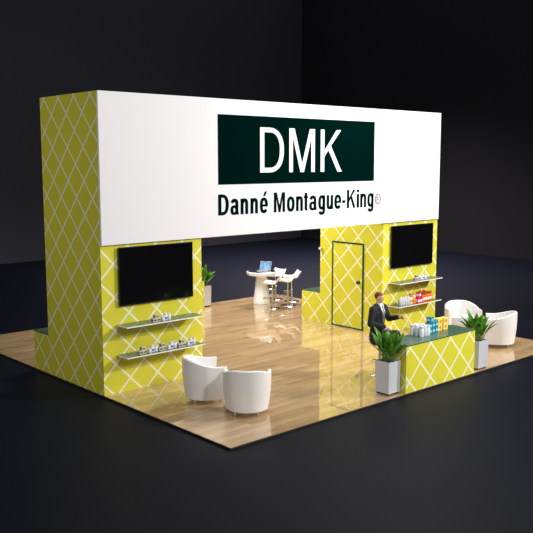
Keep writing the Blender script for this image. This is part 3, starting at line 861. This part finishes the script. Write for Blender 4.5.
# shirt front, tie, lapels and collar lie on the chest of the jacket
def patch(shape_fn, z0, z1, off, name, m, nz=12, nx=8, th=.006):
    b = bm_new(); rows = []
    for i in range(nz + 1):
        z = z0 + (z1 - z0) * i / nz; xl, xr = shape_fn(i / nz); row = []
        for j in range(nx + 1):
            x = xl + (xr - xl) * j / nx
            h = jbv.ray_cast(Vector((x, -.6, min(z, 1.30))), Vector((0, 1, 0)))
            y = h[0].y if h[0] else -.08
            row.append((x, y - off, z))
        rows.append(row)
    F = [[b.verts.new(p) for p in r] for r in rows]; Bk = [[b.verts.new((p[0], p[1] + th + off, p[2])) for p in r] for r in rows]
    for i in range(nz):
        for j in range(nx):
            b.faces.new((F[i][j], F[i][j + 1], F[i + 1][j + 1], F[i + 1][j])); b.faces.new((Bk[i][j], Bk[i + 1][j], Bk[i + 1][j + 1], Bk[i][j + 1]))
    for i in range(nz):
        for j in (0, nx): b.faces.new((F[i][j], F[i + 1][j], Bk[i + 1][j], Bk[i][j]))
    for j in range(nx):
        for i in (0, nz): b.faces.new((F[i][j], F[i][j + 1], Bk[i][j + 1], Bk[i][j]))
    return obj(name, b, m, man, smooth='all')
patch(lambda s: (-.008 - .055 * s ** .8, .008 + .055 * s ** .8), .96, 1.315, .004, 'shirt_front', M['shirt'])
patch(lambda s: (-.012 - .014 * (1 - s), .012 + .014 * (1 - s)) if s > .12 else (-.004 - .2 * s, .004 + .2 * s), .98, 1.315, .012, 'tie', M['tie'], nx=4)
patch(lambda s: (-.045 - .055 * s ** .7, -.006 - .053 * s ** .8), .96, 1.30, .012, 'lapel', M['suit'], nx=4)
patch(lambda s: (.006 + .053 * s ** .8, .045 + .055 * s ** .7), .96, 1.30, .012, 'lapel', M['suit'], nx=4)
b = bm_new(); lathe(b, [(.066, 1.295), (.064, 1.345), (.058, 1.347), (.058, 1.30)], 28, 0, -.002, cap=False); obj('collar', b, M['shirt'], man, smooth='all')
for w_, e_ in (('rw', 're'), ('lw', 'le')):
    W, Eb = Vector(J[w_]), Vector(J[e_]); d = (W - Eb).normalized(); b = bm_new()
    tube(b, [W - d * .01, W + d * .018], .036, 20); obj('cuff', b, M['shirt'], man, smooth=True)
# hair: cap over the skull, short at the sides
b = bm_new(); ell(b, hc + Vector((0, .018, .028)), (.086, .101, .094), n=40)
hh = Vector((hc.x * .84, hc.y * .84, 1.375 + (hc.z - 1.375) * .84))
for v in list(b.verts):
    p = (v.co - hh) / .84
    lim = .050 if p.y < -.045 else (.0 + (.05 if p.y < -.01 else -.045 * smooth01((p.y + .01) / .06)))
    if p.z < lim: v.co.z = hh.z + (lim + (p.z - lim) * .12) * .84; v.co.x *= .90; v.co.y = hh.y + (v.co.y - hh.y) * .90
    else: v.co += Vector((1, 1, 1)) * .004 * noise.noise(v.co * 60)
obj('hair', b, M['hair'], man, smooth='all')
for s in (-1, 1):
    b = bm_new(); ell(b, hc + Vector((s * .029, -.0845, .006)), (.013, .007, .0065), n=12); ey = obj('eye', b, M['eye'], man, smooth='all')
    b = bm_new(); ell(b, hc + Vector((s * .029, -.0905, .006)), (.0055, .003, .0055), n=10); obj('iris', b, M['iris'], ey, smooth='all')
    b = bm_new(); ell(b, hc + Vector((s * .029, -.092, .023)), (.017, .006, .004), n=12); obj('eyebrow', b, M['hair'], man, smooth='all')
b = bm_new(); ell(b, hc + Vector((0, -.088, -.060)), (.022, .006, .006), n=12); obj('mouth', b, M['lips'], man, smooth='all')
so = place(st, HX + .03, HY - .01, 0, 'bar stool under the seated person behind the counter', 'bar stool', g, math.radians(195)); so.scale = (.78, .78, 1)

# ------------------------------------------------------------------ light
def area(name, loc, target, size, power, col=(1, 1, 1), spread=PI, sy=None):
    l = bpy.data.lights.new(name, 'AREA'); l.energy = power; l.size = size; l.color = col; l.spread = spread
    if sy: l.shape = 'RECTANGLE'; l.size_y = sy
    o = bpy.data.objects.new(name, l); COL.objects.link(o); o.location = loc
    o.rotation_euler = (Vector(target) - Vector(loc)).to_track_quat('-Z', 'Y').to_euler(); return o
def spot(name, loc, target, power, ang, blend=.4, size=.4, col=(1, 1, 1)):
    l = bpy.data.lights.new(name, 'SPOT'); l.energy = power; l.spot_size = math.radians(ang); l.spot_blend = blend; l.shadow_soft_size = size; l.color = col
    o = bpy.data.objects.new(name, l); COL.objects.link(o); o.location = loc
    o.rotation_euler = (Vector(target) - Vector(loc)).to_track_quat('-Z', 'Y').to_euler(); return o
spot('hall_spotlight', (14, -8.5, 9.5), (4.5, 2.4, 1.9), 8800, 62, .35, .5, (1, .985, .95))
area('stand_ceiling_light', (5.0, 7.0, 5.4), (6.0, 6.6, 0), 2.2, 380, (1, .99, .97))
area('front_fill_light', (6.2, 0.8, 6.5), (6.4, 1.5, 0), 3.0, 210, (1, .98, .94))  # added overhead fill to brighten the right-hand side; the stand has no canopy
spot('front_fill_spot', (0, -10, 8.5), (3.2, 3.0, 2.6), 2300, 55, .4, .5, (1, .985, .96))  # extra spot added to even out the brightness of the sign
spot('counter_fill_spot', (5.6, -6.5, 5.2), (5.0, .6, .8), 600, 26, .6, .3, (1, .985, .95))  # added fill that lifts the counter front and the seated man
area('rear_hall_light', (15, 12.5, 12), (15, 12.5, 0), 4.0, 2300, (1, .88, .86), math.radians(95))
area('left_fill_light', (-9, 6, 7), (0, 4.3, 2.8), 3.0, 18, (1, .96, .88), math.radians(60))  # weak soft fill added to brighten the left tower's outer flank
w = bpy.data.worlds.new('hall_ambient'); SC.world = w; w.use_nodes = True
w.node_tree.nodes['Background'].inputs[0].default_value = (.92, .95, 1, 1)
w.node_tree.nodes['Background'].inputs[1].default_value = .38

# ------------------------------------------------------------------ camera
cam = bpy.data.cameras.new('camera'); cam.sensor_width = 36; cam.sensor_height = 36; cam.sensor_fit = 'HORIZONTAL'; cam.lens = 799.35 / 533 * 36
cam.clip_end = 200
co = bpy.data.objects.new('camera', cam); COL.objects.link(co)
fw = Vector((0.66426644, 0.73618022, -0.12957149)); rt = Vector((0.74232762, -0.6700359, -0.00126454)); up = Vector((0.08774848, 0.0953445, 0.99156928))
mtx = Matrix((rt, up, -fw)).transposed().to_4x4(); mtx.translation = Vector((-6.7178592, -8.1891532, 3.9)); co.matrix_world = mtx
SC.camera = co
SC.view_settings.view_transform = 'Standard'; SC.view_settings.look = 'None'; SC.view_settings.gamma = 1
SC.view_settings.use_curve_mapping = False; SC.view_settings.exposure = 0.0
